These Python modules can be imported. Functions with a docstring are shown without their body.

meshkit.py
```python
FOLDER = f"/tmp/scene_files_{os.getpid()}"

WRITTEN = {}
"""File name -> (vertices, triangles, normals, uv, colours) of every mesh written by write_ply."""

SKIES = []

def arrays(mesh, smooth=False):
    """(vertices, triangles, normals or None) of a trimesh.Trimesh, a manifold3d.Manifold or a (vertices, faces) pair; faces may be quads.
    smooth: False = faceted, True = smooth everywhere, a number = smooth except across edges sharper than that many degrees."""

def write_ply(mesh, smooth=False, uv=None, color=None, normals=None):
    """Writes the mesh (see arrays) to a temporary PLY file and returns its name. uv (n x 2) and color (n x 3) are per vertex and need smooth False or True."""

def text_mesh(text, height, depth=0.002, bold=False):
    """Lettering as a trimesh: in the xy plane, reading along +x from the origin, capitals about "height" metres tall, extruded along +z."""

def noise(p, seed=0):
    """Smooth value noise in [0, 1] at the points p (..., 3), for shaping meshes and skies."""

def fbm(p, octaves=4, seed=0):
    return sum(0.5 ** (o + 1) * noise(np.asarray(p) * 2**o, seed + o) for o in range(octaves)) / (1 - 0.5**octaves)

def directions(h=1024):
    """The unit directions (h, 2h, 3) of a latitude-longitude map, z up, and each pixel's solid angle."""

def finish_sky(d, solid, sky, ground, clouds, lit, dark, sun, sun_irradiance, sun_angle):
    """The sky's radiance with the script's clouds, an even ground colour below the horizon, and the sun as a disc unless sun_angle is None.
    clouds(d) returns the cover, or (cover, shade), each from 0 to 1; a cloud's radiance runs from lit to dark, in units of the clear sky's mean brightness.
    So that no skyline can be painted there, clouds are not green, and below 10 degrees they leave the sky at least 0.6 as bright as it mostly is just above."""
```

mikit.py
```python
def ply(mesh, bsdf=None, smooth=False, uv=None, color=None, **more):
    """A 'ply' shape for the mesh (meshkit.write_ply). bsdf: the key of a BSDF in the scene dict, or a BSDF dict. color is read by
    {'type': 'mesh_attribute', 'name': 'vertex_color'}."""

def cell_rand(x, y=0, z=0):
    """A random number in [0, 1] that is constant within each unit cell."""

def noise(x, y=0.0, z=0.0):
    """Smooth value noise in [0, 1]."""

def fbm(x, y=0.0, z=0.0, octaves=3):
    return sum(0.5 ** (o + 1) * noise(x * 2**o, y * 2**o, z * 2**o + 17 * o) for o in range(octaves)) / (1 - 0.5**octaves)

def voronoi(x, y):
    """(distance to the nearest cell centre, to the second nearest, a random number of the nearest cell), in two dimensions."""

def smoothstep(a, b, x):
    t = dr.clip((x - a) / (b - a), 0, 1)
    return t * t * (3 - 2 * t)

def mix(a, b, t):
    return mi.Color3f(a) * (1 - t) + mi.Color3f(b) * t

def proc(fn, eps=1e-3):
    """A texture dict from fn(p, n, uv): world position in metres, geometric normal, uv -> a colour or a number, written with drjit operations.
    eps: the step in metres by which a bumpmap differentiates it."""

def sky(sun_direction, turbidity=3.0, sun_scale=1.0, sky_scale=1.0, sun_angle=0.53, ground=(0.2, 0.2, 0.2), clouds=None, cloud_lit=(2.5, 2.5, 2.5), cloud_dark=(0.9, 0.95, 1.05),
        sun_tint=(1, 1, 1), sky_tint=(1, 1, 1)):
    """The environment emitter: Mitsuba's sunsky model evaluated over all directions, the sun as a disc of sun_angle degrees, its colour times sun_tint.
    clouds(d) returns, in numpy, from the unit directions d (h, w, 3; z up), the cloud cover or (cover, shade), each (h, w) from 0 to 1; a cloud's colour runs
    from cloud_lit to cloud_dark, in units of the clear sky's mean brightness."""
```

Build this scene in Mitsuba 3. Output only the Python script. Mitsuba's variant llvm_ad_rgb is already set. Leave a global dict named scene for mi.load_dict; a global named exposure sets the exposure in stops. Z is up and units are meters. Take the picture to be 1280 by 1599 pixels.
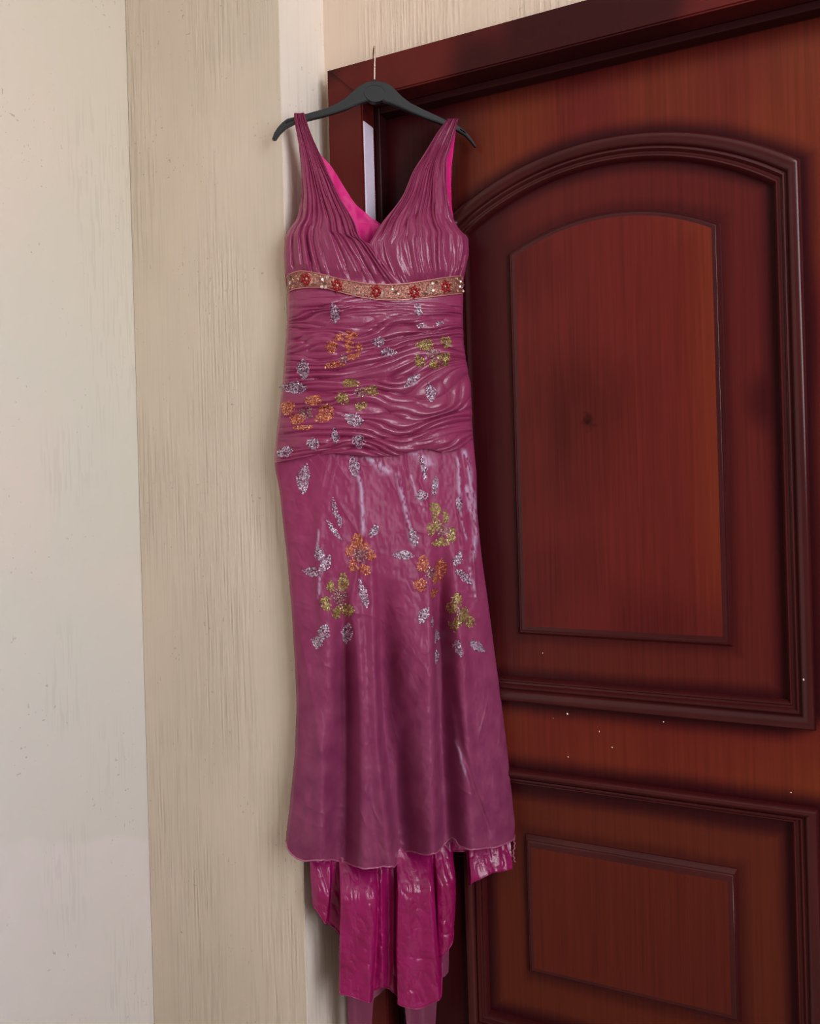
import math, random
import numpy as np, trimesh, drjit as dr, mitsuba as mi, mikit, meshkit
from shapely.geometry import Polygon, LineString, box as sbox
from mikit import proc, noise, fbm, voronoi, smoothstep, mix

T = mi.ScalarTransform4f
scene, labels = {}, {}
# ---------------------------------------------------------------- camera, light, exposure
FOCAL, YAW, ROLL = 1300.0, 0.447679, 0.028244
EYE = np.array([0.868029, -1.519018, 1.36])
FWD = np.array([-math.sin(YAW), math.cos(YAW), 0.0])
RGT = np.array([math.cos(YAW), math.sin(YAW), 0.0])
UPV = RGT * math.sin(ROLL) + np.array([0, 0, 1.0]) * math.cos(ROLL)
scene['camera'] = {'type': 'perspective', 'fov': math.degrees(2 * math.atan(640 / FOCAL)), 'fov_axis': 'x',
                   'principal_point_offset_y': (799.5 - 742.13) / 1599.0, 'near_clip': 0.05, 'far_clip': 50.0,
                   'to_world': T().look_at(origin=EYE.tolist(), target=(EYE + FWD).tolist(), up=UPV.tolist())}
exposure = 0.08
DAYLIGHT = (10.6, 10.8, 11.2)          # radiance of the bright window pane
rng = np.random.default_rng(7)
random.seed(7)

# ---------------------------------------------------------------- helpers
def add(key, mesh, bsdf, smooth=False, **more):
    k, i = key, 0
    while k in scene:
        i += 1
        k = f'{key}_{i:03d}'
    scene[k] = mikit.ply(mesh, bsdf, smooth=smooth, **more)
    return k
def tag(key, label=None, category=None, kind=None, group=None):
    labels[key] = {a: b for a, b in (('label', label), ('category', category), ('kind', kind), ('group', group)) if b}
def box(x0, x1, y0, y1, z0, z1, bevel=0.0):
    if bevel <= 0:
        m = trimesh.creation.box((x1 - x0, y1 - y0, z1 - z0))
        m.apply_translation(((x0 + x1) / 2, (y0 + y1) / 2, (z0 + z1) / 2))
        return m
    pts = []
    for sx in (0, 1):
        for sy in (0, 1):
            for sz in (0, 1):
                p = np.array([(x0, x1)[sx], (y0, y1)[sy], (z0, z1)[sz]], float)
                d = np.array([1 - 2 * sx, 1 - 2 * sy, 1 - 2 * sz]) * bevel
                for k in range(3):
                    q = p + d
                    q[k] = p[k]
                    pts.append(q)
    return trimesh.convex.convex_hull(np.array(pts))
def grid_faces(nr, nc, flip=False):
    i = np.arange(nr * nc).reshape(nr, nc)
    a, b, c, d = i[:-1, :-1].ravel(), i[:-1, 1:].ravel(), i[1:, 1:].ravel(), i[1:, :-1].ravel()
    f = np.vstack([np.stack([a, d, c], 1), np.stack([a, c, b], 1)])
    return f[:, ::-1] if flip else f
def tube(path, r, sides=10, closed_ends=True):
    p = np.asarray(path, float)
    rad = np.full(len(p), r) if np.isscalar(r) else np.asarray(r)
    t = np.gradient(p, axis=0)
    t /= np.linalg.norm(t, axis=1, keepdims=True)
    u = np.cross(t[0], [0.31, 0.77, 0.55]); u /= np.linalg.norm(u)
    V = []
    for k in range(len(p)):
        u = u - t[k] * (u @ t[k]); u /= np.linalg.norm(u)
        w = np.cross(t[k], u)
        a = np.arange(sides) / sides * 2 * np.pi
        V.append(p[k] + rad[k] * (np.cos(a)[:, None] * u + np.sin(a)[:, None] * w))
    V = np.array(V)
    F = []
    for k in range(len(p) - 1):
        for s in range(sides):
            a, b = k * sides + s, k * sides + (s + 1) % sides
            F += [[a, b, b + sides], [a, b + sides, a + sides]]
    V = V.reshape(-1, 3)
    n = len(V)
    V = np.vstack([V, p[0], p[-1]])
    for s in range(sides):
        F += [[n, (s + 1) % sides, s], [n + 1, n - sides + s, n - sides + (s + 1) % sides]]
    return trimesh.Trimesh(V, np.array(F), process=False)
def spline(pts, n):
    from scipy.interpolate import PchipInterpolator
    p = np.asarray(pts, float)
    s = np.r_[0, np.cumsum(np.linalg.norm(np.diff(p, axis=0), axis=1))]
    return PchipInterpolator(s / s[-1], p, axis=0)(np.linspace(0, 1, n))

# ---------------------------------------------------------------- materials of the room
def rgb(c): return {'type': 'rgb', 'value': list(c)}
def plaster(fx, fz, depth, tone, var):
    """brushed lime plaster: fine grooves running up and down"""
    def h(p, n, uv):
        a = p.x + p.y * 0.83
        g = noise(a * fx, p.z * fz, 3.0)
        g2 = noise(a * fx * 2.3, p.z * fz * 1.7, 9.0)
        patch = smoothstep(0.25, 0.7, noise(a * 9, p.z * 3.0, 5.0))
        return (g * 0.65 + g2 * 0.35) * (0.35 + 0.65 * patch) + 0.3 * noise(a * 40, p.z * 14, 2.0)
    def c(p, n, uv):
        a = p.x + p.y * 0.83
        m = fbm(a * 5, p.z * 3, 1.0, 3)
        v = smoothstep(0.3, 0.7, m) * var
        s = smoothstep(0.91, 0.95, noise(a * 230, p.z * 170, 6.0)) * smoothstep(0.62, 0.8, noise(a * 23, p.z * 17, 8.0))
        col = mix(tone, (tone[0] * 0.93, tone[1] * 0.93, tone[2] * 0.92), v)
        g = smoothstep(0.50, 0.15, noise(a * fx * 1.9, p.z * fz * .9, 3.0)) * (0.30 + 0.70 * smoothstep(0.3, 0.7, noise(a * 9, p.z * 3.0, 5.0)))  # darker streaks painted in as the shade of the grooves
        return col * (1 - 0.30 * s) * (1 - 0.10 * g)
    base = {'type': 'principled', 'base_color': proc(c), 'roughness': 0.85, 'specular': 0.25}
    return {'type': 'twosided', 'b': {'type': 'bumpmap', 'tex': proc(h, eps=0.0006), 'scale': depth, 'b': base}}
def left_tone(p, n, uv):
    # the newer skim-coat patch low on the wall has an irregular upper edge
    edge = 0.607 - 0.36 * (p.y + 0.17) + 0.05 * (fbm(p.y * 11, p.z * 5, 2.0, 3) - 0.5) + 0.018 * (noise(p.y * 60, p.z * 30, 1.0) - 0.5)
    patch = smoothstep(edge + 0.010, edge - 0.010, p.z) * (0.65 + 0.35 * noise(p.y * 30, p.z * 30, 12.0))
    m = fbm(p.y * 4, p.z * 3, 7.0, 3)
    a = mix((0.595, 0.575, 0.51), (0.635, 0.57, 0.515), smoothstep(0.35, 0.65, m))
    b = mix((0.640, 0.605, 0.585), (0.645, 0.595, 0.585), smoothstep(0.4, 0.6, m))
    top = smoothstep(1.3, 2.2, p.z)
    a = mix(mix(a, (0.590, 0.570, 0.540), 0.9 * smoothstep(1.3, 0.85, p.z)), (0.63, 0.54, 0.43), top * 0.55)
    g = smoothstep(0.45, 0.2, noise(p.y * 300, p.z * 22, 3.0)) * smoothstep(0.5, 0.75, noise(p.y * 8, p.z * 5, 5.0))
    s = smoothstep(0.93, 0.96, noise(p.y * 210, p.z * 160, 6.0)) * smoothstep(0.55, 0.8, noise(p.y * 19, p.z * 15, 8.0))
    return mix(a, b, patch) * (1 - 0.06 * g) * (1 - 0.3 * s)
def left_h(p, n, uv):
    return 0.6 * noise(p.y * 60, p.z * 12, 3.0) + 0.5 * fbm(p.y * 25, p.z * 25, 4.0, 3)
scene['plaster_column'] = plaster(250, 12, 0.0020, (0.62, 0.53, 0.43), 1.0)
scene['plaster_side'] = plaster(120, 14, 0.0016, (0.74, 0.665, 0.59), 0.6)
scene['plaster_door_wall'] = plaster(200, 10, 0.0030, (0.72, 0.58, 0.465), 0.8)
scene['plaster_left'] = {'type': 'twosided', 'b': {'type': 'bumpmap', 'tex': proc(left_h, eps=0.001), 'scale': 0.0012,
                         'b': {'type': 'principled', 'base_color': proc(left_tone), 'roughness': 0.8, 'specular': 0.3}}}
scene['plaster_plain'] = {'type': 'twosided', 'b': {'type': 'diffuse', 'reflectance': rgb((0.30, 0.27, 0.235))}}
scene['ceiling_paint'] = {'type': 'twosided', 'b': {'type': 'diffuse', 'reflectance': rgb((0.80, 0.785, 0.76))}}
scene['floor_tile'] = {'type': 'twosided', 'b': {'type': 'principled', 'base_color': rgb((0.34, 0.26, 0.20)), 'roughness': 0.35}}

# sunburst stained wood: field colour in the middle of each member, burnt dark towards the mouldings
PX0, PX1 = 0.221, 0.8665                 # outer edges of both mouldings
UP_B, UP_C, UP_A = 0.9135, 1.870, 1.9715   # upper panel: bottom, springing, crown
LO_B, LO_T = 0.243, 0.7805
XM, HW = (PX0 + PX1) / 2, (PX1 - PX0) / 2
def circle(hw, c, a):
    s = a - c
    r = (hw * hw + s * s) / (2 * s)
    return a - r, r
CZ, CR = circle(HW, UP_C, UP_A)
def sd_up(p, grow=0.0):
    dx = dr.abs(p.x - XM) - HW
    top = dr.sqrt(dr.square(p.x - XM) + dr.square(p.z - CZ)) - CR
    return dr.maximum(dr.maximum(dx, UP_B - p.z), top) - grow
def sd_lo(p, grow=0.0):
    dx = dr.abs(p.x - XM) - HW
    return dr.maximum(dr.maximum(dx, LO_B - p.z), p.z - LO_T) - grow
def grain(p):
    w = noise(p.x * 18, p.z * 1.3, 1.0) * 3 + p.x * 210
    g = noise(w, p.z * 5.0, 2.0)
    return 0.55 * g + 0.45 * noise(p.x * 520, p.z * 13, 4.0)
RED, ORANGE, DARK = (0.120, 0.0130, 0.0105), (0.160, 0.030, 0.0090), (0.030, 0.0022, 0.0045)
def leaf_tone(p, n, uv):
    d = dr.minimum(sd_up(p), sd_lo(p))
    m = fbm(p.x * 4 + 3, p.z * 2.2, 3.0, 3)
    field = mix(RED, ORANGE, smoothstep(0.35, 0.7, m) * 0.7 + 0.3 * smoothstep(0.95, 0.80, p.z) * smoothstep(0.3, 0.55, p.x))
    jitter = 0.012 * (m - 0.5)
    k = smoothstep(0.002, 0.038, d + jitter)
    left = smoothstep(0.36, 0.20, p.x)   # darker hinge side: part stain, part the dress's shadow painted in
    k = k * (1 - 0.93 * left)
    topd = smoothstep(2.10, 2.05, p.z)  # shade under the door head, painted into the wood colour
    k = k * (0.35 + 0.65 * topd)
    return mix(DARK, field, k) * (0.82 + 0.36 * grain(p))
def panel_tone(p, n, uv):
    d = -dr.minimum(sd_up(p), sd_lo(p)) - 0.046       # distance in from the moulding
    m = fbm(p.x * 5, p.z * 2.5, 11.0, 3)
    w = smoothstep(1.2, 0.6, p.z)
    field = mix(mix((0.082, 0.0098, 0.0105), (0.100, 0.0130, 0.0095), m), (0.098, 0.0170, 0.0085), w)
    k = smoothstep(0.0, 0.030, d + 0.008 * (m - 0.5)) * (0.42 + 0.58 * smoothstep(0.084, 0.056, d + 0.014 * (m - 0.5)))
    k = k * (1 - 0.92 * smoothstep(0.40, 0.29, p.x) * smoothstep(0.9, 1.1, p.z))  # left margin darker too: stain plus painted shade of the dress
    blot = dr.sqrt(dr.square((p.x - 0.805) * 1.3) + dr.square(p.z - 1.47))
    k = k * (1 - 0.75 * smoothstep(0.075, 0.01, blot + 0.02 * (m - 0.5)))
    return mix((0.036, 0.0036, 0.0058), field, k) * (0.85 + 0.3 * grain(p))
def raised_tone(p, n, uv):
    m = fbm(p.x * 5 + 9, p.z * 2.3, 21.0, 4)
    d = -dr.minimum(sd_up(p), sd_lo(p)) - 0.140
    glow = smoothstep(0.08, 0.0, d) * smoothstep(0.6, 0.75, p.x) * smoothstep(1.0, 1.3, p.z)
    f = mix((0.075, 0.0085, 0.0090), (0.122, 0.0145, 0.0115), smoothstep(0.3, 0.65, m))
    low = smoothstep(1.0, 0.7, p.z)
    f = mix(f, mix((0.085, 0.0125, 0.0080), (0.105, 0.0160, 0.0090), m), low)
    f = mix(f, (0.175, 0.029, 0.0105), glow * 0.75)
    knot = dr.sqrt(dr.square((p.x - 0.497) * 1.2) + dr.square(p.z - 1.452))
    knot2 = dr.sqrt(dr.square((p.x - 0.47) * 0.8) + dr.square((p.z - 1.46) * 0.7))
    kk = smoothstep(0.026, 0.005, knot + 0.012 * noise(p.x * 160, p.z * 160, 2.0)) * 0.75
    k2 = smoothstep(0.16, 0.02, knot2 + 0.16 * (m - 0.5)) * 0.30
    f = f * (1 - k2) * (1 - kk)
    return f * (0.82 + 0.36 * grain(p))
def casing_tone(p, n, uv):
    m = fbm(p.x * 6, p.z * 4, 31.0, 3)
    f = mix((0.034, 0.0038, 0.0048), (0.100, 0.0108, 0.0095), smoothstep(0.34, 0.66, m))
    return f
def varnish(fn, rough, spec=0.5, coat=0.0):
    return {'type': 'twosided', 'b': {'type': 'principled', 'base_color': proc(fn) if callable(fn) else rgb(fn), 'roughness': rough, 'specular': spec,
            'clearcoat': coat, 'clearcoat_gloss': 0.8}}
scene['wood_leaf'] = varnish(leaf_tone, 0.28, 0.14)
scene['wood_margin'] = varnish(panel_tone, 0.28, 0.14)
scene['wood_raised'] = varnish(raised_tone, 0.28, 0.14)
scene['wood_casing'] = varnish(casing_tone, 0.30, 0.16)
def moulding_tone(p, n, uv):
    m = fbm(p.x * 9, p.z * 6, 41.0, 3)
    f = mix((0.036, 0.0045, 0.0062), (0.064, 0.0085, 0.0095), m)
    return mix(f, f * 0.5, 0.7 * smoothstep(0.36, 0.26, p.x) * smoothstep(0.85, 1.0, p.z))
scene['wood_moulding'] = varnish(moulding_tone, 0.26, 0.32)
scene['wood_jamb'] = varnish((0.022, 0.0030, 0.0038), 0.45, 0.15)
scene['strip_lilac'] = {'type': 'twosided', 'b': {'type': 'principled', 'base_color': rgb((0.62, 0.53, 0.66)), 'roughness': 0.4}}
scene['fleck_white'] = {'type': 'twosided', 'b': {'type': 'diffuse', 'reflectance': rgb((0.75, 0.68, 0.58))}}
scene['steel'] = {'type': 'roughconductor', 'material': 'none', 'alpha': 0.18, 'specular_reflectance': rgb((0.80, 0.72, 0.66))}
scene['white_paint'] = {'type': 'twosided', 'b': {'type': 'diffuse', 'reflectance': rgb((0.7, 0.7, 0.68))}}

# ---------------------------------------------------------------- the room
CEIL, XL, XR, YB = 3.0, -0.425, 2.20, -4.2
COLX, COLY = -0.0342, -0.1666
def struct(key, mesh, bsdf, label, smooth=False):
    k = add(key, mesh, bsdf, smooth)
    tag(k, label, None, 'structure')
    return k
def plane(p0, du, dv, nu=2, nv=2):
    """a wall slab seen from the side du x dv, given a thickness behind it"""
    p0, du, dv = (np.asarray(a, float) for a in (p0, du, dv))
    n = np.cross(du, dv); n /= np.linalg.norm(n)
    c = np.array([p0, p0 + du, p0 + du + dv, p0 + dv])
    return trimesh.convex.convex_hull(np.vstack([c, c - n * 0.12]))
struct('floor', box(XL - .1, XR + .1, YB - .1, 0.3, -0.1, 0.0), 'floor_tile', 'brown floor below the door and the dress')
struct('ceiling', box(XL - .1, XR + .1, YB - .1, 0.3, CEIL, CEIL + 0.1), 'ceiling_paint', 'plain white ceiling above the wall and door')
struct('wall_left', box(XL - 0.12, XL, YB, 0.2, 0, CEIL), 'plaster_left', 'bright off-white plastered wall at the left edge of the picture')
# the projecting column: front (brushed, tan) and side (paler)
struct('wall_column', box(XL, COLX - 0.0005, COLY, -0.02 + 0.02, 0, CEIL, 0.0015), 'plaster_column', 'tan brushed-plaster column front between the bright left wall and the dress')
struct('wall_column_side', box(COLX - 0.004, COLX, COLY + 0.0012, 0.0, 0, CEIL), 'plaster_side', 'narrow pale side of the column beside the door frame')
ox0, ox1, oz1 = 0.02, 1.06, 2.15     # rough opening of the doorway
wall = Polygon([(XL, 0), (XR, 0), (XR, CEIL), (XL, CEIL)]).difference(sbox(ox0, -1, ox1, oz1))
m = trimesh.creation.extrude_polygon(wall, 0.12, engine='earcut')
m.apply_transform(np.array([[1, 0, 0, 0], [0, 0, -1, 0.12], [0, 1, 0, 0], [0, 0, 0, 1.0]]))
struct('wall_back', m, 'plaster_door_wall', 'tan brushed-plaster wall above the door frame')
struct('wall_rear', box(XL, XR, YB - 0.12, YB, 0, CEIL), 'plaster_plain', 'plain plastered wall opposite the door')
WY0, WY1, WZ0, WZ1 = -2.30, -1.10, 0.85, 2.80
wall = Polygon([(YB, 0), (0.12, 0), (0.12, CEIL), (YB, CEIL)]).difference(sbox(WY0, WZ0, WY1, WZ1))
m = trimesh.creation.extrude_polygon(wall, 0.14, engine='earcut')
m.apply_transform(np.array([[0, 0, 1, XR], [1, 0, 0, 0], [0, 1, 0, 0], [0, 0, 0, 1.0]]))
struct('wall_right', m, 'plaster_plain', 'plain plastered wall with the window that lights the room')
# window: frame, bars and bright frosted panes
scene['window_1'] = mikit.ply(trimesh.util.concatenate([box(XR + .03, XR + .08, WY0, WY1, WZ0, WZ0 + .05), box(XR + .03, XR + .08, WY0, WY1, WZ1 - .05, WZ1),
    box(XR + .03, XR + .08, WY0, WY0 + .05, WZ0, WZ1), box(XR + .03, XR + .08, WY1 - .05, WY1, WZ0, WZ1),
    box(XR + .03, XR + .08, (WY0 + WY1) / 2 - .025, (WY0 + WY1) / 2 + .025, WZ0, WZ1)]), 'white_paint')
tag('window_1', 'white framed two-light window letting in the daylight', None, 'structure')
for i in range(2):
    a = WY0 + .05 if i == 0 else (WY0 + WY1) / 2 + .025
    b = (WY0 + WY1) / 2 - .025 if i == 0 else WY1 - .05
    v = np.array([[XR + .055, a, WZ0 + .05], [XR + .055, a, WZ1 - .05], [XR + .055, b, WZ1 - .05], [XR + .055, b, WZ0 + .05]])
    add('window_1__pane', (v, np.array([[0, 1, 2], [0, 2, 3]])), {'type': 'diffuse', 'reflectance': rgb((0.6, 0.6, 0.6))},
        emitter={'type': 'area', 'radiance': rgb(DAYLIGHT)}) 

# ---------------------------------------------------------------- door frame
CY = -0.050                 # face of the casing
DY = 0.035                  # face of the door leaf
CIX, CTZ, CIZ = 0.079, 2.191, 2.116
CRX = 1.003
def profile_board(poly, y0, y1, bevel=0.003):
    """polygon in x, z swept from y0 (front) to y1 with a small chamfer at the front"""
    ring = np.array(poly.exterior.coords)[:-1]
    if not poly.exterior.is_ccw: ring = ring[::-1]
    inner = np.array(poly.buffer(-bevel, join_style=2).exterior.coords)[:-1]
    a = trimesh.creation.extrude_polygon(poly, y1 - y0 - bevel, engine='earcut')
    a.apply_transform(np.array([[1, 0, 0, 0], [0, 0, -1, y1], [0, 1, 0, 0], [0, 0, 0, 1.0]]))
    hull = []
    top = poly.buffer(-bevel, join_style=2)
    b = trimesh.creation.extrude_polygon(top, bevel, engine='earcut')
    b.apply_transform(np.array([[1, 0, 0, 0], [0, 0, -1, y0 + bevel], [0, 1, 0, 0], [0, 0, 0, 1.0]]))
    return trimesh.util.concatenate([a, b])
P = lambda *c: Polygon(c)
scene['trim_1'] = mikit.ply(profile_board(P((0, 0), (CIX, 0), (CIX, CIZ), (0, CTZ)), CY, 0.0), 'wood_casing')
tag('trim_1', 'dark red-brown wooden door frame around the panelled door', None, 'structure')
add('trim_1__head_casing', profile_board(P((0, CTZ), (CIX, CIZ), (CRX, CIZ), (CRX + .079, CTZ)), CY, 0.0), 'wood_casing')
add('trim_1__side_casing', profile_board(P((CRX + .079, 0), (CRX + .079, CTZ), (CRX, CIZ), (CRX, 0)), CY, 0.0), 'wood_casing')
add('trim_1__jamb', box(0.03, CIX, CY + .004, 0.10, 0, CIZ), 'wood_jamb')
add('trim_1__jamb', box(CRX, CRX + .045, CY + .004, 0.10, 0, CIZ), 'wood_jamb')
add('trim_1__head_jamb', box(0.03, CRX + .045, CY + .004, 0.10, CIZ, CIZ + 0.03), 'wood_jamb')
add('trim_1__stop', box(CIX, CIX + 0.013, 0.0, 0.032, 0, CIZ, .002), 'wood_jamb')
add('trim_1__stop', box(CRX - .013, CRX, 0.0, 0.032, 0, CIZ, .002), 'wood_jamb')
add('trim_1__head_stop', box(CIX + .013, CRX - .013, 0.0, 0.032, CIZ - 0.014, CIZ, .002), 'wood_jamb')
k = add('trim_1__lilac_strip', box(CIX, CIX + 0.003, CY + 0.0015, CY + 0.041, 0.95, 2.072, .0008), 'strip_lilac')  # thin pale lilac strip on the jamb beside the casing
tag(k, 'pale lilac strip running down the inner edge of the frame')

# ---------------------------------------------------------------- the panelled door
def outline(x0, x1, zb, zc=None, za=None, n=48):
    """closed outline from the bottom left, anticlockwise; arched top between springing zc and crown za, or a flat top at zc"""
    if za is None:
        return np.array([(x0, zb), (x1, zb), (x1, zc), (x0, zc)], float)
    hw, xm = (x1 - x0) / 2, (x0 + x1) / 2
    cz, r = circle(hw, zc, za)
    a = math.asin(min(1, hw / r))
    t = np.linspace(a, -a, n)
    return np.vstack([[(x0, zb), (x1, zb)], np.stack([xm + r * np.sin(t), cz + r * np.cos(t)], 1)])
def plate(ring, y0, y1, holes=()):
    poly = Polygon(ring, [h for h in holes])
    m = trimesh.creation.extrude_polygon(poly, y1 - y0, engine='earcut')
    m.apply_transform(np.array([[1, 0, 0, 0], [0, 0, -1, y1], [0, 1, 0, 0], [0, 0, 0, 1.0]]))
    return m
def ring_sweep(outer, inner, prof, y):
    """rings running from outline 'outer' (t=0) to 'inner' (t=1); prof: (t, height towards the room)"""
    rows = [np.column_stack([outer[:, 0] * (1 - t) + inner[:, 0] * t, np.full(len(outer), y - h), outer[:, 1] * (1 - t) + inner[:, 1] * t]) for t, h in prof]
    rows = [np.vstack([r, r[:1]]) for r in rows]
    V = np.array(rows)
    return trimesh.Trimesh(V.reshape(-1, 3), grid_faces(V.shape[0], V.shape[1], True), process=False)
DX0, DX1, DZ1 = 0.083, 0.999, 2.113
up_o, up_i = outline(PX0, PX1, UP_B, UP_C, UP_A), outline(PX0 + .042, PX1 - .042, UP_B + .045, 1.838, 1.927)
lo_o, lo_i = outline(PX0, PX1, LO_B, LO_T), outline(PX0 + .042, PX1 - .042, LO_B + .04, LO_T - .030)
rz_o, rz_i = outline(.3465, .7380, 1.043, 1.788, 1.8395), outline(.3610, .7225, 1.0605, 1.7795, 1.826)
rl_o, rl_i = outline(.3475, .7355, .382, .651), outline(.3600, .7190, .394, .629)
def clip(ring, x0, x1, z0, z1, hole):
    g = sbox(x0, z0, x1, z1).difference(Polygon(hole).buffer(-0.012, join_style=2))
    return g
def board(g, y0, y1):
    gs = [h for h in getattr(g, 'geoms', [g]) if h.area > 1e-5]
    out = []
    for h in gs:
        m = trimesh.creation.extrude_polygon(h, y1 - y0, engine='earcut')
        m.apply_transform(np.array([[1, 0, 0, 0], [0, 0, -1, y1], [0, 1, 0, 0], [0, 0, 0, 1.0]]))
        out.append(m)
    return trimesh.util.concatenate(out)
holes = Polygon(up_o).buffer(-.012, join_style=2).union(Polygon(lo_o).buffer(-.012, join_style=2))
SX0, SX1 = PX0 + .012, PX1 - .012
scene['door_1'] = mikit.ply(board(sbox(DX0, .006, SX0, DZ1), DY, DY + .04), 'wood_leaf')
tag('door_1', 'dark red-brown varnished wooden door with arched upper panel and rectangular lower panel', None, 'structure')
add('door_1__stile', board(sbox(SX1, .006, DX1, DZ1), DY, DY + .04), 'wood_leaf')
add('door_1__top_rail', board(sbox(SX0, 1.80, SX1, DZ1).difference(holes), DY, DY + .04), 'wood_leaf')
add('door_1__middle_rail', board(sbox(SX0, .70, SX1, .96).difference(holes), DY, DY + .04), 'wood_leaf')
add('door_1__bottom_rail', board(sbox(SX0, .006, SX1, .30).difference(holes), DY, DY + .04), 'wood_leaf')
MOULD = [(0, 0), (.0, .010), (.05, .0145), (.13, .0170), (.28, .0175), (.42, .0150), (.50, .0105), (.53, .0060), (.575, .0062), (.60, .0105), (.66, .0110), (.70, .0085), (.74, .0045), (.82, .0040), (.86, .0058), (.91, .0060), (.955, .0035), (1.0, -.0045), (1.0, -.012)]
add('door_1__panel_moulding', ring_sweep(up_o, up_i, MOULD, DY), 'wood_moulding', smooth=35)
add('door_1__panel_moulding', ring_sweep(lo_o, lo_i, MOULD, DY), 'wood_moulding', smooth=35)
add('door_1__panel', board(Polygon(up_i).buffer(.006, join_style=2), DY + .010, DY + .03), 'wood_margin')
add('door_1__panel', board(Polygon(lo_i).buffer(.006, join_style=2), DY + .010, DY + .03), 'wood_margin')
RAISED = [(0, 0), (0, .0025), (.24, .0086), (.30, .0096), (.36, .0096), (.40, .0084), (.46, .0084), (.52, .0096), (.60, .0100), (1.0, .0100)]
for o, i in ((rz_o, rz_i), (rl_o, rl_i)):
    k = add('door_1__raised_panel', board(Polygon(i).buffer(.0002), DY + .010 - .0100, DY + .012), 'wood_raised')
    add(k + '__bead', ring_sweep(o, i, RAISED, DY + .010), 'wood_moulding', smooth=35)
flecks = []
for x, z, y, r in ((.4445, .9020, DY - .0165, .0016), (.4390, .8150, DY, .0012), (.5000, .8700, DY, .0012), (.5230, .8430, DY, .0013), (.6200, .9050, DY - .0165, .0013), (.8500, .9990, DY - .0150, .0018),
                   (.8250, .8010, DY, .0011), (.3655, .6050, DY + .002, .0020), (.4560, .5980, DY + .002, .0011), (.4960, .6050, DY + .002, .0010), (.6440, .4280, DY + .002, .0014), (.4120, .8860, DY, .0010), (.3920, 1.0080, DY + .009, .0010)):
    s = trimesh.creation.icosphere(1, r)
    s.vertices *= rng.uniform(.7, 1.4, 3) * np.array([1, .35, 1])
    s.apply_translation((x, y, z))
    flecks.append(s)
k = add('door_1__paint_flecks', trimesh.util.concatenate(flecks), 'fleck_white', smooth=True)
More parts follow.
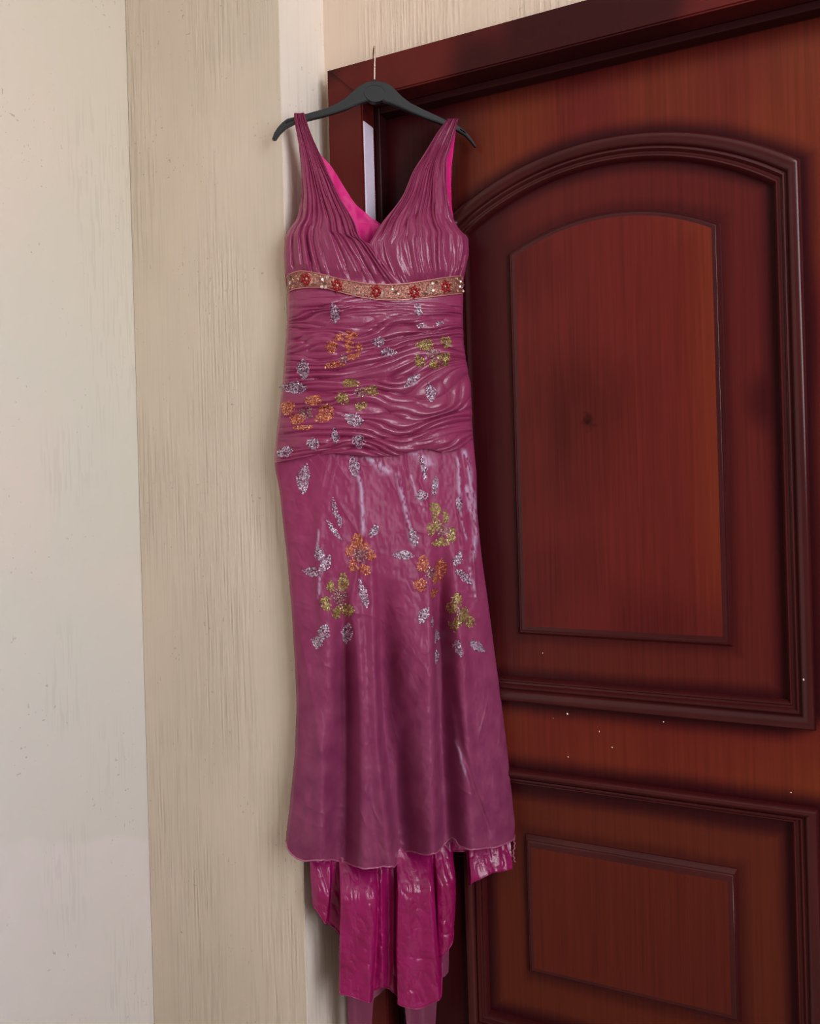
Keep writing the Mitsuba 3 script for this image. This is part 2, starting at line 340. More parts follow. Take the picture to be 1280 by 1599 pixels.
tag(k, 'tiny pale nicks and paint flecks on the varnish', None, 'stuff')

# ---------------------------------------------------------------- the dress: tables in metres in the frame of the hanging dress
DRESS_O, DRESS_R, DRESS_N = [(0.13081,-0.09257,0.0),(0.82264,0.56856,0.0),(0.56856,-0.82264,0.0)]
T_BZ = [(2.0501,0.004),(1.9696,0.012),(1.8706,0.036),(1.7964,0.052),(1.7284,0.05),(1.5863,0.048),(1.4134,0.052),(1.0435,0.06),(0.6375,0.075),(0.306,0.075)]
OUT_L = [(-0.1555,2.0482),(-0.1557,2.0433),(-0.1486,1.9949),(-0.145,1.95),(-0.1451,1.9037),(-0.1496,1.8732),(-0.1575,1.8487),(-0.1713,1.8302),(-0.1802,1.8118),(-0.1822,1.7815),(-0.1809,1.7451),(-0.1769,1.7136),(-0.1793,1.6723),(-0.1815,1.6359),(-0.188,1.5753),(-0.1914,1.5389),(-0.1987,1.4906),(-0.2061,1.4423),(-0.2109,1.3964),(-0.2091,1.3758),(-0.2019,1.3332),(-0.1994,1.2968),(-0.1922,1.2117),(-0.1865,1.1145),(-0.1832,1.0172),(-0.182,0.9322),(-0.1883,0.8357),(-0.2006,0.7398),(-0.2079,0.6921),(-0.2097,0.6705),(-0.2119,0.5473)]
OUT_R = [(0.1615,2.052),(0.16,2.0457),(0.1537,2.0053),(0.1473,1.9613),(0.145,1.9236),(0.1452,1.886),(0.1482,1.8585),(0.1579,1.8399),(0.1766,1.8189),(0.1773,1.7988),(0.1712,1.7673),(0.1639,1.7359),(0.1632,1.7108),(0.1604,1.6606),(0.1603,1.6104),(0.1667,1.5665),(0.1722,1.535),(0.1733,1.4848),(0.1735,1.4471),(0.1763,1.4093),(0.18,1.359),(0.1791,1.2836),(0.1856,1.1954),(0.1959,1.1068),(0.205,1.0182),(0.2163,0.9166),(0.2264,0.8149),(0.2329,0.726),(0.2377,0.6687),(0.2352,0.6247),(0.2315,0.4987)]
LEFT_OUT = [(-0.1555,2.0482),(-0.1557,2.0409),(-0.1486,1.9949),(-0.145,1.95),(-0.1451,1.9037),(-0.1496,1.8732),(-0.1575,1.8487),(-0.1713,1.8302),(-0.1802,1.8118),(-0.1822,1.7815),(-0.1798,1.7403)]
LEFT_IN = [(-0.1364,2.05),(-0.1287,2.0231),(-0.1042,1.9606),(-0.0869,1.9149),(-0.073,1.8793),(-0.0526,1.836),(-0.0376,1.7984),(-0.0235,1.7914),(-0.0003,1.7633),(0.0196,1.7364),(0.042,1.7082)]
RIGHT_OUT = [(0.1614,2.0508),(0.1557,2.0305),(0.1458,1.9963),(0.1374,1.971),(0.1347,1.9233),(0.1388,1.8859),(0.1457,1.861),(0.1592,1.8399),(0.1766,1.8189),(0.1773,1.7988),(0.1712,1.7673),(0.1639,1.7359)]
RIGHT_IN = [(0.1397,2.0498),(0.1209,2.026),(0.0909,1.9795),(0.0689,1.9456),(0.0469,1.8976),(0.0344,1.8772),(0.0131,1.8502),(-0.0001,1.8328),(-0.0133,1.8109),(-0.0248,1.789),(-0.0217,1.769),(-0.008,1.7396),(0.0128,1.7077)]
BACK_L_IN = [(-0.1358,2.0537),(-0.1316,2.0293),(-0.1121,1.9859),(-0.0884,1.9608),(-0.0601,1.9148),(-0.0435,1.8905),(-0.0181,1.8663),(0.0099,1.8433),(0.0108,1.7862),(0.009,1.724)]
BACK_R_IN = [(0.1427,2.0559),(0.1289,2.0202),(0.0978,1.9602),(0.0709,1.9057),(0.0445,1.8676),(0.0099,1.8433),(0.0108,1.7862),(0.009,1.724)]
BELT_TOP = [(-0.1787,1.7402),(-0.1681,1.7431),(-0.154,1.7449),(-0.1378,1.742),(-0.1192,1.7373),(-0.0778,1.7254),(-0.0254,1.717),(0.0034,1.716),(0.0285,1.7169),(0.0559,1.7205),(0.0835,1.7256),(0.12,1.7336),(0.1605,1.7421)]
BELT_BOT = [(-0.1771,1.7101),(-0.1642,1.7132),(-0.1478,1.7135),(-0.1199,1.712),(-0.0888,1.7044),(-0.0651,1.6975),(-0.0404,1.692),(0.0026,1.6874),(0.0244,1.6876),(0.0564,1.6905),(0.0865,1.6946),(0.1138,1.6991),(0.1602,1.7091)]
RED_FLOWERS = [(-0.1428,1.7283),(-0.0871,1.7138),(-0.015,1.7028),(0.0567,1.7025),(0.1182,1.7152)]
CRYSTALS = [(-0.1137,1.7253),(-0.1104,1.7181),(-0.1152,1.7124),(-0.1082,1.7109),(-0.1042,1.7296),(-0.0507,1.7063),(-0.0556,1.698),(-0.0414,1.6968),(0.0152,1.7066),(0.0212,1.7019),(0.0259,1.6984),(0.0923,1.7195),(0.0842,1.7047),(0.0778,1.6996),(0.0932,1.7063),(0.0882,1.7121),(0.1523,1.7293),(0.1587,1.7247),(0.1505,1.7191),(0.1584,1.7123),(-0.172,1.7265),(-0.1718,1.7357),(-0.1266,1.7213),(-0.0042,1.7005),(-0.0056,1.6945),(0.1,1.7224)]
RUCHE_BOT = [(-0.2111,1.3903),(-0.1909,1.3929),(-0.1616,1.3978),(-0.1324,1.4016),(-0.1031,1.4043),(-0.0738,1.4012),(-0.0443,1.3969),(-0.0145,1.3962),(0.0157,1.3966),(0.0402,1.4033),(0.065,1.4087),(0.0837,1.406),(0.1027,1.4008),(0.1317,1.4053),(0.1486,1.4137),(0.164,1.4262)]
VALLEYS = [([(-0.0988,1.2246),(-0.093,1.1418),(-0.0896,1.0592),(-0.0896,0.9419),(-0.0933,0.8261),(-0.1009,0.6546)],0.014,0.06,0.2),([(-0.0254,1.2338),(-0.0196,1.1152),(-0.0186,0.9973),(-0.0154,0.8803),(-0.0057,0.752),(0.0053,0.6473)],0.015,0.064,-0.45),([(0.0936,1.2886),(0.0944,1.1683),(0.095,1.0487),(0.0954,0.93),(0.0944,0.8125),(0.0946,0.6831)],0.015,0.068,0.0),([(0.047,1.0522),(0.0248,0.9358),(0.0101,0.7623),(0.0154,0.6686)],0.012,0.012,0.0),([(-0.136,1.0597),(-0.1278,0.942),(-0.1198,0.8261),(-0.1227,0.6593)],0.01,0.014,0.0)]
RIDGES = [([(-0.0612,1.3867),(-0.0543,1.3414),(-0.0532,1.2585),(-0.0674,1.1763),(-0.0782,1.1295)],0.006,0.006),([(0.017,1.3631),(0.0219,1.3272),(0.0313,1.2779),(0.0419,1.231)],0.006,0.006),([(0.0645,1.3919),(0.0569,1.3501),(0.0714,1.3016)],0.004,0.003),([(0.1338,1.3906),(0.1364,1.3538),(0.1331,1.2991),(0.1384,1.2257)],0.005,0.005),([(0.152,1.394),(0.1622,1.3223),(0.1682,1.2504),(0.1611,1.1995),(0.1615,1.1264)],0.005,0.007),([(0.1134,0.9399),(0.1221,0.8443),(0.1422,0.7704),(0.1684,0.6938)],0.005,-0.006),([(-0.1295,1.2963),(-0.1374,1.1781),(-0.1324,1.107)],0.007,0.004),([(-0.1707,1.0581),(-0.1509,0.9409),(-0.1421,0.8483)],0.006,0.003)]
SHEEN_PATHS = [([(-0.0645,1.3962),(-0.0573,1.3593),(-0.0524,1.3236),(-0.0533,1.2561)],0.0045),([(-0.0384,1.3956),(-0.0185,1.3832),(-0.0046,1.3661)],0.012),([(0.0524,1.4006),(0.0669,1.3907),(0.074,1.3785)],0.012),([(0.0146,1.3632),(0.0219,1.326),(0.0313,1.2779),(0.0406,1.2286)],0.005),([(0.0412,1.3601),(0.0475,1.3264),(0.0613,1.2959)],0.0025),([(0.1352,1.3905),(0.1351,1.3539),(0.1366,1.3209)],0.0045),([(0.151,1.4039),(0.1592,1.3619),(0.1675,1.2973),(0.1697,1.2478),(0.1609,1.1971)],0.0062),([(0.1524,1.335),(0.1594,1.2855)],0.006),([(0.1516,1.1821),(0.1571,1.1512),(0.1612,1.1204)],0.003),([(0.1309,1.3113),(0.1401,1.2682),(0.1471,1.2373)],0.0025),([(-0.1245,1.2229),(-0.1339,1.1781),(-0.1372,1.1425)],0.0028),([(-0.1339,1.2609),(-0.1387,1.2136)],0.002),([(0.1147,0.8512),(0.1211,0.8209),(0.1275,0.7905)],0.002)]  # paths and widths of the sheen highlights painted on the skirt
FLOWERS_SKIRT = [('yellow',[(0.0861,1.2952,0.0113,0.0131,0.0),(0.1061,1.2793,0.0074,0.0113,0.0),(0.0889,1.2674,0.0079,0.0157,-25.0),(0.0761,1.2569,0.0079,0.0122,0.0),(0.1176,1.2454,0.0087,0.0157,5.0),(0.0951,1.2316,0.0157,0.0087,0.0),(0.0979,1.2531,0.0113,0.0113,0.0)]),('orange',[(-0.0626,1.2403,0.0109,0.0157,0.0),(-0.0778,1.2226,0.0087,0.0105,0.0),(-0.0394,1.2134,0.0096,0.0096,0.0),(-0.0514,1.1883,0.0118,0.0096,0.0),(-0.0728,1.1968,0.0079,0.014,0.0),(-0.0486,1.23,0.0079,0.0079,0.0),(-0.058,1.2149,0.0131,0.014,0.0)]),('orange',[(0.0589,1.1933,0.0122,0.0144,0.0),(0.0962,1.1834,0.0113,0.0157,-15.0),(0.0876,1.1631,0.0131,0.0105,0.0),(0.0516,1.1546,0.0113,0.0122,0.0),(0.0813,1.136,0.01,0.0096,0.0),(0.0725,1.1757,0.0113,0.0113,0.0)]),('yellow',[(-0.091,1.1657,0.0105,0.0157,-5.0),(-0.1141,1.1593,0.0079,0.0113,0.0),(-0.1237,1.1276,0.01,0.0148,-10.0),(-0.0841,1.1132,0.0113,0.0122,0.0),(-0.1029,1.1087,0.0105,0.0113,0.0),(-0.0982,1.1395,0.0148,0.0148,0.0)]),('yellow',[(0.123,1.1223,0.0109,0.0118,0.0),(0.1134,1.1061,0.0087,0.0109,0.0),(0.1353,1.0951,0.0096,0.0131,0.0),(0.1469,1.08,0.0096,0.0157,-35.0),(0.1253,1.0842,0.0087,0.0105,0.0),(0.1155,1.0717,0.0079,0.0096,0.0),(0.123,1.1002,0.0079,0.0079,0.0)])]
FLOWERS_RUCHE = [('orange',[(-0.086,1.6182,0.0095,0.0071,0.0),(-0.0649,1.6221,0.0126,0.0079,0.0),(-0.1014,1.6016,0.0118,0.0103,0.0),(-0.0493,1.5983,0.0071,0.0079,0.0),(-0.0596,1.5825,0.0126,0.0063,-15.0),(-0.0954,1.5676,0.0182,0.0067,-10.0),(-0.0689,1.6024,0.0087,0.0126,0.0),(-0.0784,1.5786,0.0079,0.0079,0.0)]),('yellow',[(0.0749,1.6038,0.0158,0.0118,0.0),(0.1161,1.6105,0.0126,0.0103,20.0),(0.0629,1.5731,0.0103,0.0118,0.0),(0.1121,1.5777,0.0118,0.0126,0.0),(0.0906,1.5663,0.0118,0.0079,0.0),(0.0894,1.5861,0.0134,0.0111,0.0)]),('yellow',[(-0.0674,1.5331,0.015,0.0087,0.0),(-0.0301,1.5184,0.0134,0.0095,0.0),(-0.084,1.5052,0.0126,0.0111,0.0),(-0.0511,1.4904,0.0118,0.0079,0.0),(-0.0504,1.5152,0.0118,0.0095,0.0)]),('orange',[(-0.1834,1.4913,0.0134,0.0126,0.0),(-0.1363,1.5024,0.015,0.0103,0.0),(-0.1133,1.484,0.015,0.0111,0.0),(-0.1199,1.4701,0.0158,0.0087,0.0),(-0.1667,1.4697,0.015,0.0095,0.0),(-0.1568,1.453,0.019,0.0047,0.0),(-0.1501,1.4817,0.0134,0.0111,0.0)])]
LEAVES_SKIRT = [(-0.1578,1.3583,0.0113,0.0297,8.0),(-0.0651,1.3782,0.0113,0.0175,-8.0),(-0.1028,1.3017,0.0048,0.0183,-8.0),(-0.1055,1.2622,0.0044,0.0218,-35.0),(-0.0954,1.2801,0.0044,0.0122,-8.0),(-0.0321,1.2586,0.0079,0.0131,30.0),(-0.1323,1.219,0.0096,0.0157,-15.0),(-0.1225,1.2006,0.0087,0.0175,25.0),(-0.1476,1.1861,0.0175,0.0087,8.0),(-0.0551,1.1431,0.0079,0.0271,-12.0),(-0.129,1.0753,0.0105,0.0157,20.0),(-0.1409,1.0558,0.0113,0.0113,25.0),(-0.0854,1.0669,0.0096,0.0209,4.0),(0.066,1.3708,0.007,0.0209,-8.0),(0.0871,1.3386,0.007,0.0166,8.0),(0.0599,1.3217,0.014,0.0096,0.0),(0.0425,1.2439,0.0074,0.0201,-15.0),(0.0227,1.2115,0.0201,0.0087,8.0),(0.1346,1.3019,0.0065,0.0166,0.0),(0.1279,1.1987,0.0096,0.0148,25.0),(0.1387,1.1645,0.0079,0.0218,-45.0),(0.0557,1.0985,0.0087,0.0175,28.0),(0.0733,1.0837,0.0039,0.0096,0.0),(0.0903,1.0452,0.0079,0.0131,0.0),(0.1219,1.0318,0.007,0.0166,-10.0),(0.1622,1.0297,0.0079,0.0227,-55.0),(0.0889,1.0059,0.0074,0.0131,0.0)]
LEAVES_RUCHE = [(-0.0935,1.6624,0.0095,0.0174,-8.0),(0.0631,1.6757,0.0063,0.0079,0.0),(0.0643,1.6643,0.0079,0.0071,0.0),(0.0688,1.6391,0.0087,0.0047,0.0),(0.1026,1.6442,0.0118,0.0047,-25.0),(-0.0139,1.6087,0.0134,0.0087,0.0),(0.0034,1.5891,0.0166,0.0079,5.0),(-0.1533,1.5607,0.0126,0.0182,0.0),(-0.1702,1.5279,0.0229,0.0111,8.0),(0.047,1.5369,0.0182,0.0087,-38.0),(0.0821,1.5139,0.0103,0.0182,-12.0),(-0.0642,1.4652,0.0213,0.0111,28.0),(-0.0994,1.4368,0.0071,0.015,0.0),(-0.0567,1.4252,0.0118,0.0134,0.0),(-0.1394,1.4228,0.0126,0.0111,0.0),(-0.191,1.4098,0.019,0.0087,-22.0)]
HEM = [(-0.2084,0.6756),(-0.2064,0.6659),(-0.1996,0.6587),(-0.1893,0.6534),(-0.1767,0.6533),(-0.1652,0.6576),(-0.1538,0.6619),(-0.1422,0.6617),(-0.1293,0.6489),(-0.1158,0.6313),(-0.1059,0.6275),(-0.099,0.6266),(-0.0926,0.6288),(-0.0869,0.6348),(-0.0785,0.644),(-0.0621,0.6448),(-0.0441,0.6423),(-0.0329,0.6463),(-0.0186,0.6453),(0.0033,0.6116),(0.0103,0.6273),(0.0163,0.6342),(0.0225,0.6388),(0.029,0.6433),(0.0376,0.6491),(0.0462,0.6566),(0.0558,0.6643),(0.0698,0.6601),(0.0873,0.6448),(0.0949,0.6488),(0.1011,0.6562),(0.1059,0.6617),(0.1099,0.6621),(0.1135,0.6555),(0.1214,0.6589),(0.1356,0.6608),(0.1564,0.6554),(0.1775,0.6499),(0.1915,0.6498),(0.2073,0.6479),(0.2215,0.6452),(0.2315,0.6439)]
TRAIN = [(-0.1647,-0.1656,-0.1629,0.012,0.016,0.7051,0.5597),(-0.1484,-0.1496,-0.1496,0.026,0.028,0.7093,0.5428),(-0.1308,-0.1297,-0.1406,0.03,0.03,0.7093,0.5285),(-0.1222,-0.1271,-0.1392,0.026,0.026,0.7068,0.5274),(-0.1182,-0.1244,-0.1331,-0.004,-0.004,0.6941,0.511),(-0.1083,-0.1101,-0.113,-0.006,-0.006,0.6923,0.4819),(-0.1093,-0.1129,-0.1188,0.03,0.044,0.7073,0.4064),(-0.0921,-0.0957,-0.0981,0.04,0.05,0.7098,0.3992),(-0.0719,-0.0793,-0.0819,0.042,0.052,0.7087,0.3924),(-0.0544,-0.0583,-0.0657,0.046,0.056,0.7087,0.3893),(-0.043,-0.0456,-0.0601,0.04,0.048,0.7052,0.3872),(-0.037,-0.0404,-0.0512,0.006,0.01,0.6906,0.3809),(-0.028,-0.0325,-0.0357,0.014,0.016,0.693,0.3887),(-0.0153,-0.0187,-0.0234,0.0,0.004,0.6861,0.3775),(-0.0059,-0.0103,-0.0147,0.014,0.012,0.691,0.3739),(0.0078,-0.0046,-0.0058,0.004,0.008,0.6856,0.3618),(0.005,-0.0077,-0.0107,0.034,0.044,0.6982,0.3713),(0.0224,0.0119,0.0062,0.04,0.052,0.699,0.3669),(0.0414,0.0354,0.0294,0.036,0.05,0.6956,0.3615),(0.0557,0.055,0.0616,0.046,0.056,0.6984,0.3743),(0.0611,0.0626,0.0703,0.036,0.05,0.6938,0.378),(0.0712,0.0722,0.0819,0.006,0.01,0.6804,0.4212),(0.0764,0.0725,0.071,0.026,0.03,0.6882,0.4413),(0.0874,0.0858,0.0793,0.034,0.04,0.6905,0.4508),(0.0968,0.102,0.0984,0.03,0.034,0.6879,0.4696),(0.102,0.1118,0.1051,0.016,0.016,0.6817,0.4837),(0.1089,0.1139,0.1061,-0.006,-0.008,0.672,0.4733),(0.1135,0.1128,0.112,-0.01,-0.01,0.6699,0.6198),(0.1417,0.141,0.1402,-0.01,-0.01,0.6672,0.617),(0.146,0.1445,0.1431,-0.006,-0.008,0.6685,0.5547),(0.1432,0.1413,0.1383,0.024,0.026,0.6811,0.5715),(0.1602,0.1611,0.1594,0.032,0.034,0.6828,0.5842),(0.1834,0.1821,0.1834,0.03,0.03,0.6798,0.5897),(0.2079,0.2063,0.2048,0.024,0.026,0.675,0.5881),(0.228,0.2275,0.2257,0.016,0.02,0.6698,0.5882)]
TAILS = [(-0.1452,0.5131),(-0.1293,0.4991),(-0.1109,0.4749),(-0.1023,0.4604),(-0.0986,0.2449),(-0.09,0.2376),(-0.0752,0.2392),(-0.0604,0.2421),(-0.0504,0.3494),(-0.0255,0.3586),(0.0095,0.3418),(0.0158,0.2317),(0.0309,0.2209),(0.0499,0.2183),(0.0664,0.2248),(0.0778,0.3757),(0.0906,0.3716),(0.1008,0.3779),(0.1046,0.4803)]
TAILS_TOP = 0.6808
HANGER = [(-0.1976,2.0029),(-0.1937,2.0128),(-0.1875,2.0227),(-0.1788,2.0327),(-0.169,2.0404),(-0.1556,2.0446),(-0.1301,2.0523),(-0.0933,2.0642),(-0.071,2.0749),(-0.0559,2.0853),(-0.0408,2.0995),(-0.0281,2.1099),(-0.0156,2.1167),(0.0019,2.1199),(0.0193,2.1183),(0.0316,2.1126),(0.0425,2.102),(0.0535,2.0913),(0.0683,2.0807),(0.0932,2.0693),(0.1245,2.0562),(0.1434,2.0475),(0.1624,2.0395),(0.1762,2.03),(0.1874,2.0165),(0.1973,2.0005),(0.1947,2.0004),(0.1872,2.0102),(0.1773,2.0212),(0.1634,2.0295),(0.1431,2.0375),(0.1242,2.0443),(0.099,2.0521),(0.074,2.0611),(0.0492,2.0712),(0.0306,2.0779),(0.0157,2.0822),(0.0008,2.0834),(-0.0166,2.0809),(-0.0341,2.074),(-0.0566,2.0632),(-0.0813,2.0542),(-0.1059,2.0465),(-0.1304,2.0395),(-0.1548,2.0324),(-0.1694,2.0246),(-0.1818,2.0132),(-0.1905,2.0008),(-0.1953,2.0006)]
SLOTS = [((-0.1716,2.0324),(-0.1595,2.0371)),((0.166,2.0327),(0.1761,2.0262))]
HOOK_TOP = (0.0057,2.1893)
HOOK_BASE = (-0.0,2.1186)
DISC = (-0.0001,2.0955)
# dress-local frame: X to the right along the hanger, Z up (absolute), N towards the room
from scipy.interpolate import PchipInterpolator
BZ = np.array(T_BZ)
BULGE = PchipInterpolator(np.sort(BZ[:, 0]), BZ[np.argsort(BZ[:, 0]), 1])
def interp(tab, z):
    tab = np.asarray(tab, float)
    o = np.argsort(tab[:, 1], kind='stable')
    return np.interp(z, tab[o, 1], tab[o, 0])
def xprime(X, Z):
    l, r = interp(OUT_L, Z), interp(OUT_R, Z)
    return np.clip((X - (l + r) / 2) / ((r - l) / 2), -1, 1)
def bulge(X, Z):
    b = BULGE(np.clip(Z, BZ[:, 0].min(), BZ[:, 0].max()))
    return b * (1 - np.abs(xprime(X, Z)) ** 2.6) ** 0.55

DO, DR, DN = (np.array(a, float) for a in (DRESS_O, DRESS_R, DRESS_N))
def W(X, Z, N):
    X, Z, N = np.broadcast_arrays(*(np.asarray(a, float) for a in (X, Z, N)))
    return DO + X[..., None] * DR + N[..., None] * DN + Z[..., None] * np.array([0, 0, 1.0])
def ss(a, b, x):
    t = np.clip((x - a) / (b - a), 0, 1)
    return t * t * (3 - 2 * t)
def n3(x, y, z=0.0, seed=0):
    x, y, z = np.broadcast_arrays(np.asarray(x, float), y, z)
    return meshkit.noise(np.stack([x, y, z], -1), seed)
def ridged(x, y, z=0.0, seed=0, sharp=0.75):
    """rounded ridges with sharp valleys, 0..1"""
    return np.abs(2 * n3(x, y, z, seed) - 1) ** sharp
# --- fabrics
def crinkle(p, n, uv):
    a = (p.x * 0.95 + p.y * 0.31)
    return 0.5 * noise(a * 900, p.z * 900, 1.0) + 0.5 * noise(a * 260, p.z * 180, 2.0)
def mauve_tone(p, n, uv):
    a = (p.x * 0.95 + p.y * 0.31)
    m = fbm(a * 14, p.z * 9, 2.0, 3)
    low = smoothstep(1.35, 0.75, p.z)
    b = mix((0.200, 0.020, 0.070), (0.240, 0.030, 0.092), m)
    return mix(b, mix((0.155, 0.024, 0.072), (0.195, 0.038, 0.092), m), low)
def cloth(fn, rough, spec, sheen, tint=0.3, metal=0.0, bump=0.00035, scale=crinkle):
    base = {'type': 'principled', 'base_color': fn if isinstance(fn, dict) else proc(fn) if callable(fn) else rgb(fn), 'roughness': rough, 'specular': spec, 'sheen': sheen, 'sheen_tint': tint, 'metallic': metal}
    return {'type': 'bumpmap', 'tex': proc(scale, eps=0.0005), 'scale': bump, 'b': base}
def pink_tone(p, n, uv):
    a = (p.x * 0.95 + p.y * 0.31)
    return mix((0.20, 0.0025, 0.056), (0.31, 0.006, 0.110), fbm(a * 30, p.z * 22, 5.0, 3))
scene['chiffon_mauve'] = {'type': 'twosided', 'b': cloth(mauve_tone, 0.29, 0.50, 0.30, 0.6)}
scene['chiffon_skirt'] = {'type': 'twosided', 'b': cloth({'type': 'mesh_attribute', 'name': 'vertex_color'}, 0.38, 0.17, 0.25, 0.6, bump=0.00025)}
scene['satin_pink'] = {'type': 'twosided', 'b': cloth(pink_tone, 0.30, 0.55, 0.3, 0.9)}
scene['lining_pink'] = {'type': 'twosided', 'b': cloth((0.60, 0.008, 0.17), 0.5, 0.3, 0.2, 0.9)}
scene['hem_pink'] = {'type': 'twosided', 'b': {'type': 'principled', 'base_color': rgb((0.32, 0.075, 0.16)), 'roughness': 0.35, 'specular': 0.8}}
EX = 'evening_dress'
tag(EX, 'long sleeveless mauve evening dress with sequin flowers and pink lining hanging on the black hanger', 'dress')

# --- bodice: two wrapped, pleated fronts that end in the shoulder straps
def ruled(outer, inner, nt, nsx):
    O, I = spline(outer, nt), spline(inner, nt)
    s = np.linspace(0, 1, nsx)
    return O[:, None] * (1 - s[None, :, None]) + I[:, None] * s[None, :, None], s
def bodice(outer, inner, seed, lift, bsdf):
    nt, nc = 420, 240
    G, s = ruled(outer, inner, nt, nc)
    X, Z = G[..., 0], G[..., 1]
    t = np.linspace(0, 1, nt)[:, None]
    width = np.linalg.norm(G[:, -1] - G[:, 0], axis=1)[:, None]
    wob = 0.9 * (n3(s * 3.0, t * 3.0, seed) - .5)
    K = 15
    fold = lambda q, p: np.abs(np.sin(np.pi * q)) ** p
    w1 = n3(s * 6 + wob, t * 2.4, seed, 3)
    w2 = n3(s * 13 + wob * 2, t * 4.5, seed + 2, 5)
    big = ridged(s * 8 + 1.6 * w1, t * 2.4, seed, 23, .7)
    d = 0.0150 * big + 0.0065 * fold(s * 11 + 3.4 * w1 + w2, .6) * (.15 + 1.3 * n3(s * 9, t * 3.5, seed + 4, 6))
    d = d + 0.0062 * ridged(s * 22 + 2.2 * w2, t * 3.8, seed + 1, 25, .65) + 0.0020 * n3(s * 80, t * 14, seed, 8) - .004
    amp = np.clip(width / 0.10, 0.38, 1.0)
    amp = amp * (1 - .85 * ss(.93, .99, t))
    edge = np.minimum(1, np.minimum(s, 1 - s) / 0.06)
    edge = 0.35 + 0.65 * edge
    d = d + 0.0065 * (n3(s * 7 + wob * 3, t * 2.0, seed + 3, 9) - .5) * ss(.12, .4, t)
    N = bulge(X, Z) + lift
    # the straps pass over the hanger's arm
    top = ss(0.17, 0.06, t * np.ones_like(s))
    N = N * (1 - top) + 0.0080 * top + d * amp * edge
    V = W(X, Z, N)
    # over the arm and down behind it
    rows = []
    for a in np.linspace(0.12, 1.0, 12):
        ph = a * np.pi
        rows.append(W(X[0], Z[0] + 0.0030 * np.sin(ph) - 0.010 * max(0, a - .85) / .15, 0.0095 * np.cos(ph)))
    V = np.concatenate([np.array(rows)[::-1], V])
    flip = (outer[0][0] > inner[0][0])
    return trimesh.Trimesh(V.reshape(-1, 3), grid_faces(V.shape[0], V.shape[1], flip), process=False)
add(EX + '__bodice_front', bodice(LEFT_OUT, LEFT_IN, 1.5, 0.002, None), 'chiffon_mauve', smooth=True)
add(EX + '__bodice_front', bodice(RIGHT_OUT, RIGHT_IN, 8.5, -0.0025, None), 'chiffon_mauve', smooth=True)
def back_half(outl, inner, seed):
    zt, zb = inner[0][1], inner[-1][1]
    nt, nc = 160, 50
    I = spline(inner, nt)
    Z0 = I[:, 1]
    X0 = interp(outl, np.minimum(Z0, outl[0][1]))
    s = np.linspace(0, 1, nc)
    X = X0[:, None] * (1 - s) + I[:, :1] * s
    Z = Z0[:, None] * np.ones(nc)
    N = -0.012 * (1 - np.abs(xprime(X, Z)) ** 6) + (0.0020 * (n3(X * 120, Z * 90, seed) - .5) + 0.006 * (ridged(X * 45, Z * 30, seed, 3) - .5) * ss(.5, .9, s)) * ss(0, .2, s)
    V = W(X, Z, N)
    return trimesh.Trimesh(V.reshape(-1, 3), grid_faces(nt, nc, outl is OUT_R), process=False)
k = add(EX + '__lining', trimesh.util.concatenate([back_half(OUT_L, BACK_L_IN, 2.0), back_half(OUT_R, BACK_R_IN, 4.0)]), 'lining_pink', smooth=True)
tag(k, 'bright pink satin lining of the back, seen in the neckline and armhole')

# --- ruched midsection and skirt surfaces
def path_x(path, Z):
    return interp(path, Z)
ZB0, ZB1 = np.mean([p[1] for p in BELT_BOT]), np.mean([p[1] for p in RUCHE_BOT])
def rb_of(X):  # lower edge of the ruching
    return np.interp(X, [p[0] for p in RUCHE_BOT], [p[1] for p in RUCHE_BOT])
def ruche_n(X, Z):
    l, r = interp(OUT_L, Z), interp(OUT_R, Z)
    a = np.clip((X - l) / (r - l), 0, 1)
    zt = np.interp(X, [p[0] for p in BELT_BOT], [p[1] for p in BELT_BOT])
    zb = rb_of(X)
    b = (ZB0 - Z) / (ZB0 - ZB1)
    be = np.clip((Z - zb) / 0.02, 0, 1)
    g = b + 0.20 * ss(.25, 1, a) * np.exp(-((b - .40) / .26) ** 2) - 0.06 * np.exp(-((a - .65) / .25) ** 2) * ss(.55, .9, b) + 0.03 * ss(0.6, 1, a) * ss(.6, 1, b)
    g = g + 0.012 * (n3(a * 4, b * 6, 3.0) - .5)
    fold = lambda q, p: np.abs(np.sin(np.pi * q)) ** p
    w1, w2 = n3(a * 2.6, g * 7, 1.0, 11), n3(a * 5.0, g * 15, 5.0, 12)
    d = 0.0085 * fold(g * 9 + 2.4 * w1, .55) * (.4 + .95 * n3(a * 3.0, g * 9, 2.0, 13)) + 0.0062 * fold(g * 22 + 2.8 * w2 + 1.2 * w1, .6) * (.3 + 1.15 * n3(a * 5.5, g * 18, 3.0, 14)) + 0.0022 * n3(g * 80, a * 14, 2.0)
    e = np.minimum(1, np.minimum(a, 1 - a) / 0.03)
    smooth_top = ss(0.0, 0.03, zt - Z)
    d = d * (0.35 + 0.65 * e) * (0.15 + 0.85 * smooth_top)
    roll = 0.007 * np.sqrt(np.clip(be, 0, 1)) - 0.004
    return bulge(X, Z) + d + roll
